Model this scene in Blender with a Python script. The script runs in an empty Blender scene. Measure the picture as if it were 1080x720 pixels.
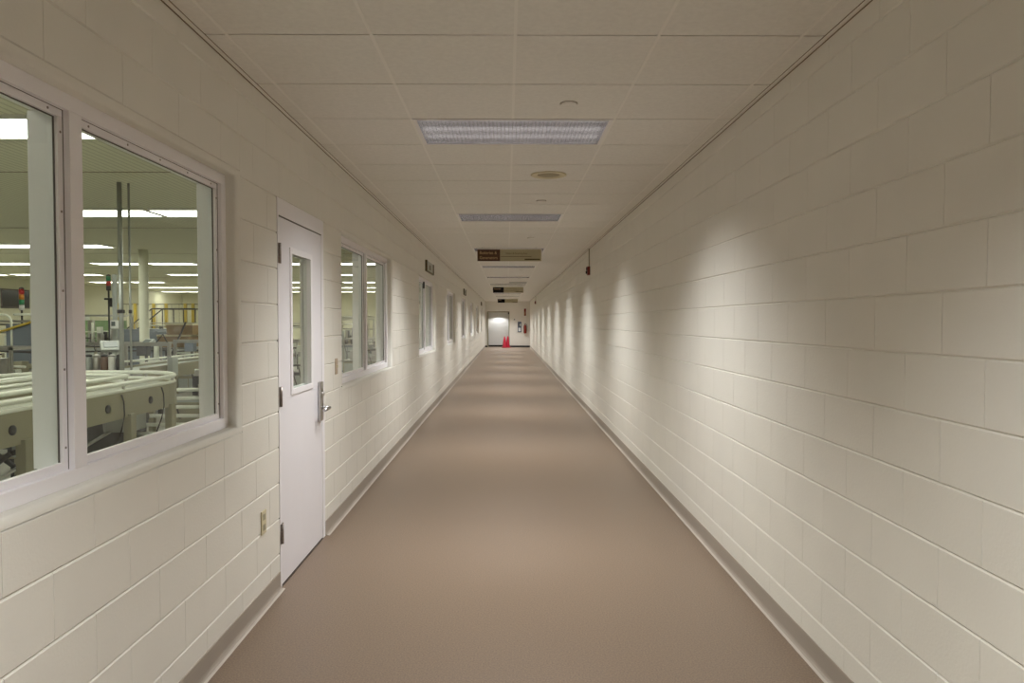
import bpy, bmesh, math, random
from mathutils import Vector, Matrix
PI = math.pi
rnd = random.Random(7)
S = bpy.context.scene
COL = S.collection

# ------------------------------------------------------------------ camera, world, exposure
F = 740.0
CAMZ = 1.53
cam_d = bpy.data.cameras.new('camera')
cam_d.sensor_width = 36.0
cam_d.lens = F / 1080 * 36
cam_d.clip_end = 200
cam = bpy.data.objects.new('camera', cam_d)
COL.objects.link(cam)
cam.location = (0, 0, CAMZ)
cam.rotation_euler = (PI / 2 - math.atan(21 / F), 0, -math.atan(5.4 / F))
S.camera = cam

w = bpy.data.worlds.new('world')
S.world = w
w.use_nodes = True
w.node_tree.nodes['Background'].inputs[0].default_value = (0.02, 0.02, 0.022, 1)
w.node_tree.nodes['Background'].inputs[1].default_value = 0.2

S.view_settings.view_transform = 'Standard'
S.view_settings.look = 'None'
S.view_settings.gamma = 1
S.view_settings.exposure = 0.0
S.view_settings.use_curve_mapping = False
S.cycles.max_bounces = 14
S.cycles.diffuse_bounces = 8
S.cycles.transparent_max_bounces = 16
S.cycles.caustics_reflective = False
S.cycles.caustics_refractive = False
S.cycles.sample_clamp_indirect = 6

CORRIDOR_W = 44.0            # power of one corridor fixture
CORRIDOR_C = (0.99, 0.995, 0.98)
SPREAD = math.radians(115)
FACTORY_E = 9.0              # emission of factory diffusers
XL, XR = -1.30, 1.375        # corridor walls
WT = 0.193                   # block thickness
CZ = 2.743                   # corridor ceiling
YEND = 41.9
FZ = 3.05                    # factory ceiling
FXL = -17.5
FYE = 38.0

# ------------------------------------------------------------------ materials
def mat(name, col, rough=0.5, metal=0.0, spec=0.5, noise=0.0, nscale=8.0, bump=0.0, bscale=60.0, emit=None, es=0.0):
    m = bpy.data.materials.new(name)
    m.use_nodes = True
    nt = m.node_tree
    b = nt.nodes['Principled BSDF']
    b.inputs['Base Color'].default_value = (*col, 1)
    b.inputs['Roughness'].default_value = rough
    b.inputs['Metallic'].default_value = metal
    b.inputs['Specular IOR Level'].default_value = spec
    tc = nt.nodes.new('ShaderNodeTexCoord')
    if noise > 0:
        n = nt.nodes.new('ShaderNodeTexNoise'); n.inputs['Scale'].default_value = nscale
        n.inputs['Detail'].default_value = 5
        nt.links.new(tc.outputs['Object'], n.inputs['Vector'])
        r = nt.nodes.new('ShaderNodeValToRGB')
        r.color_ramp.elements[0].position = 0.3; r.color_ramp.elements[1].position = 0.7
        r.color_ramp.elements[0].color = (*[c * (1 - noise) for c in col], 1)
        r.color_ramp.elements[1].color = (*[min(1, c * (1 + noise)) for c in col], 1)
        nt.links.new(n.outputs['Fac'], r.inputs['Fac'])
        nt.links.new(r.outputs['Color'], b.inputs['Base Color'])
    if bump > 0:
        n2 = nt.nodes.new('ShaderNodeTexNoise'); n2.inputs['Scale'].default_value = bscale
        n2.inputs['Detail'].default_value = 4
        nt.links.new(tc.outputs['Object'], n2.inputs['Vector'])
        bp = nt.nodes.new('ShaderNodeBump'); bp.inputs['Strength'].default_value = bump
        bp.inputs['Distance'].default_value = 0.01
        nt.links.new(n2.outputs['Fac'], bp.inputs['Height'])
        nt.links.new(bp.outputs['Normal'], b.inputs['Normal'])
    if emit:
        b.inputs['Emission Color'].default_value = (*emit, 1)
        b.inputs['Emission Strength'].default_value = es
    return m

M = {}
M['block'] = mat('painted_block', (0.755, 0.735, 0.675), 0.42, noise=0.02, nscale=3, bump=0.10, bscale=90, spec=0.4)
M['ceil'] = mat('ceiling_tile', (0.77, 0.755, 0.715), 0.9, noise=0.035, nscale=40, bump=0.12, bscale=160, spec=0.2)
M['tbar'] = mat('ceiling_grid', (0.81, 0.79, 0.745), 0.5)
M['gap'] = mat('shadow_gap_backing', (0.22, 0.17, 0.12), 0.9)
M['floor'] = mat('speckled_floor', (0.195, 0.141, 0.101), 0.38, noise=0.26, nscale=130, spec=0.45)
M['base'] = mat('cove_base', (0.34, 0.295, 0.25), 0.4, noise=0.03, nscale=6)
M['pale_edge'] = mat('base_edge', (0.46, 0.41, 0.36), 0.45)
M['frame'] = mat('painted_frame', (0.85, 0.83, 0.86), 0.35, noise=0.012, nscale=5, spec=0.5)
M['door'] = mat('painted_door', (0.80, 0.78, 0.82), 0.38, noise=0.012, nscale=4)
M['gasket'] = mat('dark_gasket', (0.10, 0.085, 0.08), 0.7)
M['screw'] = mat('screw', (0.24, 0.21, 0.19), 0.4, metal=0.6)
M['steel'] = mat('brushed_steel', (0.52, 0.51, 0.50), 0.3, metal=1.0, noise=0.05, nscale=30)
M['hinge'] = mat('hinge_steel', (0.30, 0.26, 0.24), 0.35, metal=0.9, noise=0.2, nscale=80)
M['louver'] = mat('louver_silver', (0.86, 0.85, 0.86), 0.2, metal=0.9)
M['lampglow'] = mat('lamp_glow', (0.8, 0.8, 0.8), 0.5, emit=(1.0, 0.98, 0.96), es=0.9)
M['troffer'] = mat('troffer_white', (0.78, 0.76, 0.76), 0.4)
M['cream'] = mat('cream_plastic', (0.62, 0.56, 0.38), 0.45)
M['sign_brown'] = mat('sign_brown', (0.075, 0.030, 0.010), 0.35, noise=0.1, nscale=20)
M['sign_black'] = mat('sign_black', (0.004, 0.003, 0.004), 0.5, spec=0.15)
M['sign_olive'] = mat('sign_olive', (0.44, 0.395, 0.255), 0.4)
M['sign_text'] = mat('sign_lettering', (0.62, 0.42, 0.22), 0.5)
M['sign_dark'] = mat('sign_dark_lettering', (0.09, 0.07, 0.02), 0.5)
M['red'] = mat('alarm_red', (0.20, 0.018, 0.010), 0.35)
M['cone'] = mat('cone_red', (0.42, 0.005, 0.03), 0.45)
M['black'] = mat('black_rubber', (0.012, 0.011, 0.012), 0.6)
M['dark'] = mat('dark_metal', (0.035, 0.035, 0.04), 0.45, metal=0.3)
M['white'] = mat('white_plastic', (0.80, 0.80, 0.80), 0.4)
M['conduit'] = mat('galvanised_conduit', (0.42, 0.44, 0.44), 0.35, metal=0.8)
M['beige'] = mat('beige_machine_paint', (0.32, 0.30, 0.21), 0.45, noise=0.04, nscale=6)
M['beltw'] = mat('pale_belt', (0.36, 0.37, 0.32), 0.4, noise=0.05, nscale=15)
M['railw'] = mat('pale_guide_rail', (0.85, 0.87, 0.80), 0.3)
M['greenm'] = mat('green_machine_paint', (0.17, 0.27, 0.13), 0.5, noise=0.12, nscale=4)
M['bluegrey'] = mat('bluegrey_paint', (0.14, 0.17, 0.22), 0.5, noise=0.06, nscale=5)
M['greym'] = mat('light_grey_paint', (0.42, 0.45, 0.44), 0.45, noise=0.05, nscale=6)
M['yellow'] = mat('safety_yellow', (0.52, 0.38, 0.035), 0.5)
M['card'] = mat('cardboard', (0.32, 0.21, 0.10), 0.8, noise=0.06, nscale=8)
M['cardtop'] = mat('pale_board', (0.78, 0.70, 0.50), 0.7)
M['brown'] = mat('brown_canister', (0.17, 0.10, 0.07), 0.4)
M['colw'] = mat('column_white', (0.72, 0.72, 0.60), 0.5)
M['ffloor'] = mat('factory_floor_paint', (0.50, 0.49, 0.44), 0.3, noise=0.05, nscale=2)
M['fwall'] = mat('factory_wall_paint', (0.60, 0.585, 0.46), 0.6, noise=0.02, nscale=1)
M['ptroffer'] = mat('fluorescent_diffuser', (0.9, 0.9, 0.9), 0.5, emit=(1.0, 0.97, 0.86), es=FACTORY_E)
M['lred'] = mat('signal_red', (0.5, 0.02, 0.02), 0.3)
M['lgreen'] = mat('signal_green', (0.01, 0.20, 0.08), 0.3)
M['lamber'] = mat('signal_amber', (0.6, 0.22, 0.02), 0.3)
M['screen'] = mat('operator_screen', (0.10, 0.13, 0.14), 0.2)
M['navy'] = mat('dark_window_glass', (0.012, 0.014, 0.028), 0.15)
M['handset'] = mat('slate_blue_plastic', (0.07, 0.10, 0.16), 0.4)

def glass_mat():
    m = bpy.data.materials.new('window_glass'); m.use_nodes = True
    nt = m.node_tree; nt.nodes.clear()
    o = nt.nodes.new('ShaderNodeOutputMaterial')
    t = nt.nodes.new('ShaderNodeBsdfTransparent'); t.inputs[0].default_value = (0.93, 0.96, 0.925, 1)
    g = nt.nodes.new('ShaderNodeBsdfGlossy'); g.inputs['Roughness'].default_value = 0.02
    fr = nt.nodes.new('ShaderNodeFresnel'); fr.inputs[0].default_value = 1.45
    mx = nt.nodes.new('ShaderNodeMixShader')
    ge = nt.nodes.new('ShaderNodeNewGeometry'); su = nt.nodes.new('ShaderNodeMath'); su.operation = 'SUBTRACT'; su.inputs[0].default_value = 1
    nt.links.new(ge.outputs['Backfacing'], su.inputs[1]); mu = nt.nodes.new('ShaderNodeMath'); mu.operation = 'MULTIPLY'
    nt.links.new(fr.outputs[0], mu.inputs[0]); nt.links.new(su.outputs[0], mu.inputs[1])
    nt.links.new(mu.outputs[0], mx.inputs[0]); nt.links.new(t.outputs[0], mx.inputs[1])
    nt.links.new(g.outputs[0], mx.inputs[2]); nt.links.new(mx.outputs[0], o.inputs[0])
    return m
M['glass'] = glass_mat()

def ribbed_mat():
    m = mat('ribbed_ceiling', (0.66, 0.645, 0.50), 0.6)
    nt = m.node_tree; b = nt.nodes['Principled BSDF']
    tc = nt.nodes.new('ShaderNodeTexCoord')
    wv = nt.nodes.new('ShaderNodeTexWave'); wv.wave_type = 'BANDS'; wv.bands_direction = 'X'
    wv.inputs['Scale'].default_value = 4.2
    nt.links.new(tc.outputs['Object'], wv.inputs['Vector'])
    r = nt.nodes.new('ShaderNodeValToRGB')
    r.color_ramp.elements[0].position = 0.0; r.color_ramp.elements[1].position = 0.35
    r.color_ramp.elements[0].color = (0.47, 0.455, 0.34, 1); r.color_ramp.elements[1].color = (0.66, 0.645, 0.50, 1)
    nt.links.new(wv.outputs['Fac'], r.inputs['Fac']); nt.links.new(r.outputs['Color'], b.inputs['Base Color'])
    return m
M['ribbed'] = ribbed_mat()

# ------------------------------------------------------------------ mesh helpers
class MB:
    def __init__(s): s.bm = bmesh.new()
    def box(s, a, b, bev=0.0, rot=None, pivot=None):
        a = Vector(a); b = Vector(b)
        c = (a + b) / 2; d = b - a
        t = bmesh.new()
        bmesh.ops.create_cube(t, size=1)
        bmesh.ops.scale(t, vec=(abs(d.x), abs(d.y), abs(d.z)), verts=t.verts)
        if bev > 0:
            bmesh.ops.bevel(t, geom=t.edges[:], offset=bev, segments=2, affect='EDGES', profile=0.5)
        mtx = Matrix.Translation(c)
        if rot is not None: mtx = Matrix.Translation(c) @ rot.to_4x4()
        bmesh.ops.transform(t, matrix=mtx, verts=t.verts)
        s._add(t); return s
    def _add(s, t):
        me = bpy.data.meshes.new('tmp'); t.to_mesh(me); t.free(); s.bm.from_mesh(me); bpy.data.meshes.remove(me)
    def tube(s, p, q, r, r2=None, n=12, caps=True):
        p = Vector(p); q = Vector(q); d = q - p
        t = bmesh.new()
        bmesh.ops.create_cone(t, cap_ends=caps, segments=n, radius1=r, radius2=r if r2 is None else r2, depth=d.length)
        qn = Vector((0, 0, 1)).rotation_difference(d.normalized())
        bmesh.ops.transform(t, matrix=Matrix.Translation((p + q) / 2) @ qn.to_matrix().to_4x4(), verts=t.verts)
        for f in t.faces:
            if len(f.verts) == 4: f.smooth = True
        s._add(t); return s
    def path(s, pts, r, n=8):
        pts = [Vector(p) for p in pts]
        rings = []
        for i, p in enumerate(pts):
            d = (pts[min(i + 1, len(pts) - 1)] - pts[max(i - 1, 0)]).normalized()
            up = Vector((0, 0, 1)) if abs(d.z) < 0.95 else Vector((1, 0, 0))
            u = d.cross(up).normalized(); v = u.cross(d).normalized()
            rings.append([s.bm.verts.new(p + (u * math.cos(2 * PI * k / n) + v * math.sin(2 * PI * k / n)) * r) for k in range(n)])
        for a, b in zip(rings, rings[1:]):
            for k in range(n):
                f = s.bm.faces.new((a[k], a[(k + 1) % n], b[(k + 1) % n], b[k])); f.smooth = True
        s.bm.faces.new(rings[0]); s.bm.faces.new(rings[-1][::-1])
        return s
    def lathe(s, prof, c=(0, 0, 0), n=24, axis='Z'):
        c = Vector(c); rings = []
        for r, h in prof:
            ring = []
            for k in range(n):
                a = 2 * PI * k / n
                if axis == 'Z': v = Vector((r * math.cos(a), r * math.sin(a), h))
                elif axis == 'Y': v = Vector((r * math.cos(a), h, r * math.sin(a)))
                else: v = Vector((h, r * math.cos(a), r * math.sin(a)))
                ring.append(s.bm.verts.new(c + v))
            rings.append(ring)
        for a, b in zip(rings, rings[1:]):
            for k in range(n):
                f = s.bm.faces.new((a[k], a[(k + 1) % n], b[(k + 1) % n], b[k])); f.smooth = True
        s.bm.faces.new(rings[0][::-1]); s.bm.faces.new(rings[-1])
        return s
    def quad(s, *p):
        s.bm.faces.new([s.bm.verts.new(v) for v in p]); return s
    def strip(s, path, half_w, z0, z1):
        """a flat ribbon of thickness z0..z1 following a polyline in plan"""
        L = []; n = len(path)
        for i in range(n):
            a = Vector(path[max(i - 1, 0)]); b = Vector(path[min(i + 1, n - 1)])
            d = (b - a).normalized(); nn = Vector((-d.y, d.x)); p = Vector(path[i])
            o = half_w if isinstance(half_w, tuple) else (-half_w, half_w)
            l = p + nn * o[0]; r = p + nn * o[1]
            L.append([s.bm.verts.new((l.x, l.y, z0)), s.bm.verts.new((r.x, r.y, z0)), s.bm.verts.new((r.x, r.y, z1)), s.bm.verts.new((l.x, l.y, z1))])
        for a, b in zip(L, L[1:]):
            for k in range(4): s.bm.faces.new((a[k], a[(k + 1) % 4], b[(k + 1) % 4], b[k]))
        s.bm.faces.new(L[0]); s.bm.faces.new(L[-1][::-1]); return s
    def build(s, name, m, parent=None, off=(0, 0, 0), norm=True):
        if norm: bmesh.ops.recalc_face_normals(s.bm, faces=s.bm.faces[:])
        if tuple(off) != (0, 0, 0): bmesh.ops.translate(s.bm, verts=s.bm.verts[:], vec=-Vector(off))
        me = bpy.data.meshes.new(name); s.bm.to_mesh(me); s.bm.free()
        me.materials.append(M[m] if isinstance(m, str) else m)
        o = bpy.data.objects.new(name, me); COL.objects.link(o)
        if parent is not None:
            o.parent = parent
        elif tuple(off) != (0, 0, 0): o.location = off
        return o

def tag(o, label, cat, group=None, kind=None):
    o['label'] = label; o['category'] = cat
    if group: o['group'] = group
    if kind: o['kind'] = kind
    return o
def struct(o): o['kind'] = 'structure'; return o
def thing(name, label, cat, loc=(0, 0, 0), rz=0, group=None):
    o = bpy.data.objects.new(name, None); COL.objects.link(o)
    o.empty_display_size = 0.1
    o.location = loc; o.rotation_euler = (0, 0, rz)
    return tag(o, label, cat, group)
def setting(name, loc=(0, 0, 0)):
    o = bpy.data.objects.new(name, None); COL.objects.link(o); o.empty_display_size = 0.1
    o.location = loc; return struct(o)
def dup(root, loc, rz=None, label=None):
    r = root.copy(); COL.objects.link(r); r.location = loc
    if rz is not None: r.rotation_euler = (0, 0, rz)
    if label: r['label'] = label
    for ch in list(root.children):
        c = ch.copy(); COL.objects.link(c); c.parent = r
        for g in list(ch.children):
            d = g.copy(); COL.objects.link(d); d.parent = c
    return r
def text_part(body, size, m, parent, loc, rot, name='lettering', sx=1.0):
    cu = bpy.data.curves.new(name, 'FONT'); cu.body = body; cu.size = size; cu.extrude = 0.0006
    cu.align_x = 'LEFT'; cu.align_y = 'CENTER'
    tmp = bpy.data.objects.new('tmp', cu); COL.objects.link(tmp)
    bpy.context.view_layer.update()
    me = bpy.data.meshes.new_from_object(tmp.evaluated_get(bpy.context.evaluated_depsgraph_get()))
    bpy.data.objects.remove(tmp); bpy.data.curves.remove(cu)
    me.materials.clear(); me.materials.append(M[m])
    for v in me.vertices: v.co.x *= sx
    o = bpy.data.objects.new(name, me); COL.objects.link(o); o.parent = parent
    o.location = loc; o.rotation_euler = rot
    return o

# ------------------------------------------------------------------ block walls
CH = 0.2032; BL = 0.4064
WIN = [(0.98, 3.42)] + [(5.555 + 4.877 * k, 7.995 + 4.877 * k) for k in range(7)]
WZ0, WZ1 = 5 * CH, 11 * CH
DOOR = (3.99, 4.985)
BN = 0.025
def block_face(mb, X, dx, y0, y1, z0, z1):
    if y1 - y0 < 0.002 or z1 - z0 < 0.002: return
    g = 0.006; d = 0.006
    gy = min(g, (y1 - y0) * 0.4)
    o = [(y0, z0), (y1, z0), (y1, z1), (y0, z1)]
    i = [(y0 + gy * .24, z0 + g), (y1 - gy * .24, z0 + g), (y1 - gy * .24, z1 - g), (y0 + gy * .24, z1 - g)]
    O = [mb.bm.verts.new((X - dx * d, a, b)) for a, b in o]
    I = [mb.bm.verts.new((X, a, b)) for a, b in i]
    mb.bm.faces.new(I)
    for k in range(4): mb.bm.faces.new((O[k], O[(k + 1) % 4], I[(k + 1) % 4], I[k]))
def block_wall(mb, X, dx, ya, yb, phase, holes, extra=()):
    for c in range(14):
        z0, z1 = c * CH, (c + 1) * CH
        off = phase + (0 if c % 2 == 0 else BL / 2)
        n0 = math.floor((ya - off) / BL)
        js = [ya, yb]; y = off + n0 * BL
        while y < yb:
            if y > ya: js.append(y)
            y += BL
        if c == 4:
            js += [e for e in extra]
        pieces = []
        cuts = set(round(j, 5) for j in js)
        for (h0, h1, hz0, hz1, e) in holes:
            if z1 > hz0 - e + 1e-6 and z0 < hz1 + e - 1e-6:
                cuts.add(round(h0 - e, 5)); cuts.add(round(h1 + e, 5))
        cs = sorted(cuts)
        for a, b in zip(cs, cs[1:]):
            m = (a + b) / 2; zz0, zz1 = z0, z1; skip = False
            for (h0, h1, hz0, hz1, e) in holes:
                if h0 - e < m < h1 + e:
                    lo, hi = hz0 - e, hz1 + e
                    if zz0 >= lo - 1e-6 and zz1 <= hi + 1e-6: skip = True
                    elif zz0 < lo < zz1: zz1 = lo
                    elif zz0 < hi < zz1: zz0 = hi
            if not skip: block_face(mb, X, dx, a, b, zz0, zz1)
def plain_face(mb, X, ya, yb, z0, z1, holes):
    ys = sorted({ya, yb} | {v for h in holes for v in (h[0], h[1])})
    zs = sorted({z0, z1} | {v for h in holes for v in (h[2], h[3]) if z0 < v < z1})
    for a, b in zip(ys, ys[1:]):
        for c, d in zip(zs, zs[1:]):
            my, mz = (a + b) / 2, (c + d) / 2
            if any(h[0] < my < h[1] and h[2] < mz < h[3] for h in holes): continue
            mb.quad((X, a, c), (X, b, c), (X, b, d), (X, a, d))
YB = -6.0
holes = [(a, b, WZ0, WZ1, BN) for a, b in WIN] + [(DOOR[0], DOOR[1], -0.01, WZ1, 0.0)]
extra = []
for a, b in WIN: extra += [b - 0.2, a + 0.2]
wl = MB()
block_wall(wl, XL, 1, YB, YEND, 3.83, holes, extra)
for a, b in WIN:      # bull-nosed reveal round each window
    prof = [(BN, 0.0)] + [(BN - BN * math.sin(t), BN - BN * math.cos(t)) for t in [PI / 12 * k for k in range(1, 7)]] + [(0, WT)]
    loops = []
    for o_, d_ in prof:
        pts = [(a - o_, WZ0 - o_), (b + o_, WZ0 - o_), (b + o_, WZ1 + o_), (a - o_, WZ1 + o_)]
        loops.append([wl.bm.verts.new((XL - d_, y, z)) for y, z in pts])
    for p, q in zip(loops, loops[1:]):
        for k in range(4):
            f = wl.bm.faces.new((p[k], p[(k + 1) % 4], q[(k + 1) % 4], q[k])); f.smooth = True
d0, d1 = DOOR
DS = 0.13      # the masonry opening widens behind the door frame
wl.quad((XL, d0, 0), (XL - WT, d0, 0), (XL - WT, d0, WZ1), (XL, d0, WZ1))
wl.quad((XL, d1, 0), (XL - DS, d1, 0), (XL - DS, d1, WZ1), (XL, d1, WZ1))
wl.quad((XL - DS, d1, 0), (XL - DS, d1 + .09, 0), (XL - DS, d1 + .09, WZ1), (XL - DS, d1, WZ1))
wl.quad((XL - DS, d1 + .09, 0), (XL - WT, d1 + .09, 0), (XL - WT, d1 + .09, WZ1), (XL - DS, d1 + .09, WZ1))
wl.quad((XL, d0, WZ1), (XL, d1 + .09, WZ1), (XL - WT, d1 + .09, WZ1), (XL - WT, d0, WZ1))
plain_face(wl, XL - WT, YB, YEND, 0, FZ + 0.1, [h[:4] for h in holes[:-1]] + [(d0, d1 + .09, -.01, WZ1)])
wl.quad((XL, YB, 2.845), (XL, YEND, 2.845), (XL, YEND, FZ + .1), (XL, YB, FZ + .1))
wl.quad((XL, YB, FZ + .1), (XL, YEND, FZ + .1), (XL - WT, YEND, FZ + .1), (XL - WT, YB, FZ + .1))
struct(wl.build('wall_left', 'block'))

wr = MB()
block_wall(wr, XR, -1, YB, YEND, 2.004 - BL * 0, [])
wr.box((XR + 0.006, YB, 0), (XR + WT, YEND, 2.85))
struct(wr.build('wall_right', 'block'))

# front (far) wall with door opening
DX0, DX1, DH = -1.17, 0.16, 2.13
we = MB()
REC = 0.85  # recess depth, added to house the lamp that brightens the far door
def bx_wall(x0, x1, z0, z1): we.box((x0, YEND, z0), (x1, YEND + REC + 0.2, z1))
bx_wall(XL - WT, DX0, 0, 2.85); bx_wall(DX1, XR + WT, 0, 2.85); bx_wall(DX0, DX1, DH, 2.85)
struct(we.build('wall_front', 'block'))
struct(MB().box((XL - WT, YB - 0.2, 0), (XR + WT, YB, 2.85)).build('wall_back', 'block'))

# floor
struct(MB().box((XL - WT - 0.0, YB - 0.2, -0.1), (XR + WT, YEND + 1.3, 0)).build('floor', 'floor'))

# baseboards: cove profile swept along Y
def base(name, X, dx, ya, yb):
    pr = [(0, 0.102), (0.004, 0.102), (0.005, 0.095), (0.005, 0.022), (0.008, 0.010), (0.014, 0.004), (0.022, 0.002), (0.022, 0), (0, 0)]
    mb = MB(); A = [mb.bm.verts.new((X + dx * p, ya, z)) for p, z in pr]; B = [mb.bm.verts.new((X + dx * p, yb, z)) for p, z in pr]
    n = len(pr)
    for k in range(n): mb.bm.faces.new((A[k], A[(k + 1) % n], B[(k + 1) % n], B[k]))
    mb.bm.faces.new(A); mb.bm.faces.new(B[::-1])
    o = struct(mb.build(name, 'base'))
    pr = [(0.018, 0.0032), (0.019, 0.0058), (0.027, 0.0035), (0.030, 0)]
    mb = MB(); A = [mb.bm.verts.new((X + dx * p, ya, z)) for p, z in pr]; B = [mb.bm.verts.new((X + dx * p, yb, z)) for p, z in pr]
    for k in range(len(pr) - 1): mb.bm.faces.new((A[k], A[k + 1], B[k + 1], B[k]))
    e = mb.build('base_edge', 'pale_edge', o)  # paler strip along the toe of the base
    return o
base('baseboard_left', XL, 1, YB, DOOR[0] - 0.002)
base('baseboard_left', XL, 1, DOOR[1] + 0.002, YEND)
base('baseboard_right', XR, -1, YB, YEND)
struct(MB().box((XL, YEND - 0.02, 0), (DX0, YEND, 0.1), 0.002).box((DX1, YEND - 0.02, 0), (XR, YEND, 0.1), 0.002)
       .build('baseboard_front', 'black'))

# ------------------------------------------------------------------ corridor ceiling
TP = 0.615                     # tile pitch along the corridor
TX = [-1.184, -0.574, 0.036, 0.646, 1.256]
T0 = 4.24
FIX = [T0 + 6 * TP * k for k in range(-2, 10)] + [T0 + 58 * TP]      # near edge of every fixture row
xs = [XL] + TX + [XR]
n0 = int(math.floor((YB - T0) / TP)); n1 = int(math.ceil((YEND - T0) / TP))
ce = MB(); 
for n in range(n0, n1 + 1):
    y0, y1 = max(YB, T0 + n * TP), min(YEND, T0 + (n + 1) * TP)
    if y1 - y0 < 0.02: continue
    fixture_row = (n % 6 == 0) and -12 <= n <= 54 or n == 58
    for i, (a, b) in enumerate(zip(xs, xs[1:])):
        if fixture_row and i in (2, 3): continue
        g = 0.0055
        ce.box((a + 0.004, y0 + g, CZ), (b - 0.004, y1 - g, CZ + 0.015), 0.0)
struct(ce.build('ceiling', 'ceil'))
bk = MB()
bk.box((XL - .0, YB, CZ + 0.10), (XR, YEND, CZ + 0.13))
struct(bk.build('trim_1', 'gap'))
gb = MB()
for n in range(n0, n1 + 1):
    y = T0 + n * TP
    if YB < y < YEND: gb.box((XL, y - 0.010, CZ + 0.008), (XR, y + 0.010, CZ + 0.02))
struct(gb.build('trim_2', 'gap'))
tb = MB()
for x in TX:
    if abs(x - 0.036) > .01: tb.box((x - 0.007, YB, CZ - 0.0015), (x + 0.007, YEND, CZ + 0.02)); continue
    e0 = [YB] + [y + TP for y in FIX]; e1 = FIX + [YEND]
    for a, b in zip(e0, e1): tb.box((x - 0.007, a, CZ - 0.0015), (x + 0.007, b, CZ + 0.02))
tb.box((XL, YB, CZ - 0.004), (XL + 0.022, YEND, CZ + 0.0))
tb.box((XR - 0.022, YB, CZ - 0.004), (XR, YEND, CZ + 0.0))
struct(tb.build('trim_3', 'tbar'))
dk = MB()
dk.box((XL + 0.022, YB, CZ - 0.001), (XL + 0.026, YEND, CZ + 0.01)); dk.box((XL, YB, CZ - 0.008), (XL + 0.003, YEND, CZ - 0.004))
dk.box((XR - 0.026, YB, CZ - 0.001), (XR - 0.022, YEND, CZ + 0.01)); dk.box((XR - 0.003, YB, CZ - 0.008), (XR, YEND, CZ - 0.004))
struct(dk.build('trim_4', 'gap'))

# ------------------------------------------------------------------ louvered troffers (a lamp's own light is in its builder)
FW, FD = 1.206, TP - 0.014
fixture = thing('ceiling_light', '', 'ceiling light', (0, 0, CZ), 0, 'louvered ceiling lights along the corridor')
fr = MB()
for a, b in (((-FW / 2, -FD / 2, -.003), (FW / 2, -FD / 2 + .018, .012)), ((-FW / 2, FD / 2 - .018, -.003), (FW / 2, FD / 2, .012)),
             ((-FW / 2, -FD / 2, -.003), (-FW / 2 + .022, FD / 2, .012)), ((FW / 2 - .022, -FD / 2, -.003), (FW / 2, FD / 2, .012))):
    fr.box(a, b)
fr.build('frame', 'troffer', fixture)
lv = MB(); nx, ny = 48, 22
for i in range(nx + 1):
    x = -FW / 2 + .022 + (FW - .044) * i / nx
    lv.box((x - .0008, -FD / 2 + .018, 0.0), (x + .0008, FD / 2 - .018, .019))
for j in range(ny + 1):
    y = -FD / 2 + .018 + (FD - .036) * j / ny
    lv.box((-FW / 2 + .022, y - .0008, 0.0), (FW / 2 - .022, y + .0008, .019))
lv.build('louver', 'louver', fixture)
hs = MB()
hs.box((-FW / 2 + .01, -FD / 2 + .01, .075), (FW / 2 - .01, FD / 2 - .01, .085))
hs.box((-FW / 2 + .008, -FD / 2 + .006, .012), (-FW / 2 + .012, FD / 2 - .006, .085)).box((FW / 2 - .012, -FD / 2 + .006, .012), (FW / 2 - .008, FD / 2 - .006, .085))
hs.box((-FW / 2 + .01, -FD / 2 + .006, .012), (FW / 2 - .01, -FD / 2 + .010, .085)).box((-FW / 2 + .01, FD / 2 - .010, .012), (FW / 2 - .01, FD / 2 - .006, .085))
hs.build('housing', 'troffer', fixture)
for y in (-.18, 0, .18):
    MB().tube((-.575, y, .050), (.575, y, .050), .014, n=12).build('lamp_tube', 'lampglow', fixture)
ld = bpy.data.lights.new('lamp', 'AREA'); ld.shape = 'RECTANGLE'; ld.size = FW - .05; ld.size_y = FD - .05
ld.energy = CORRIDOR_W; ld.color = CORRIDOR_C; ld.spread = SPREAD
lo = bpy.data.objects.new('lamp', ld); COL.objects.link(lo); lo.parent = fixture; lo.location = (0, 0, -.006)
ORD = ['behind the camera end, out of view', 'right above the viewer, out of view', 'nearest and largest one in view, silver grid', 'second nearest in view, just before the first brown hanging sign',
       'just beyond the first hanging sign', 'fourth in view, pale line past the first hanging sign', 'fifth in view, before the black and yellow hanging sign', 'sixth in view, near the middle hanging sign',
       'seventh in view, past the middle hanging sign', 'eighth in view, before the farthest hanging sign', 'ninth in view, beside the farthest hanging sign', 'second last before the end wall', 'last one, close before the end wall']
for i, y in enumerate(FIX):
    lab = 'recessed louvered ceiling light, ' + ORD[i]
    c = (0.036, y + TP / 2, CZ)
    if i == 0: fixture.location = c; fixture['label'] = lab
    else: dup(fixture, c, None, lab)

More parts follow.
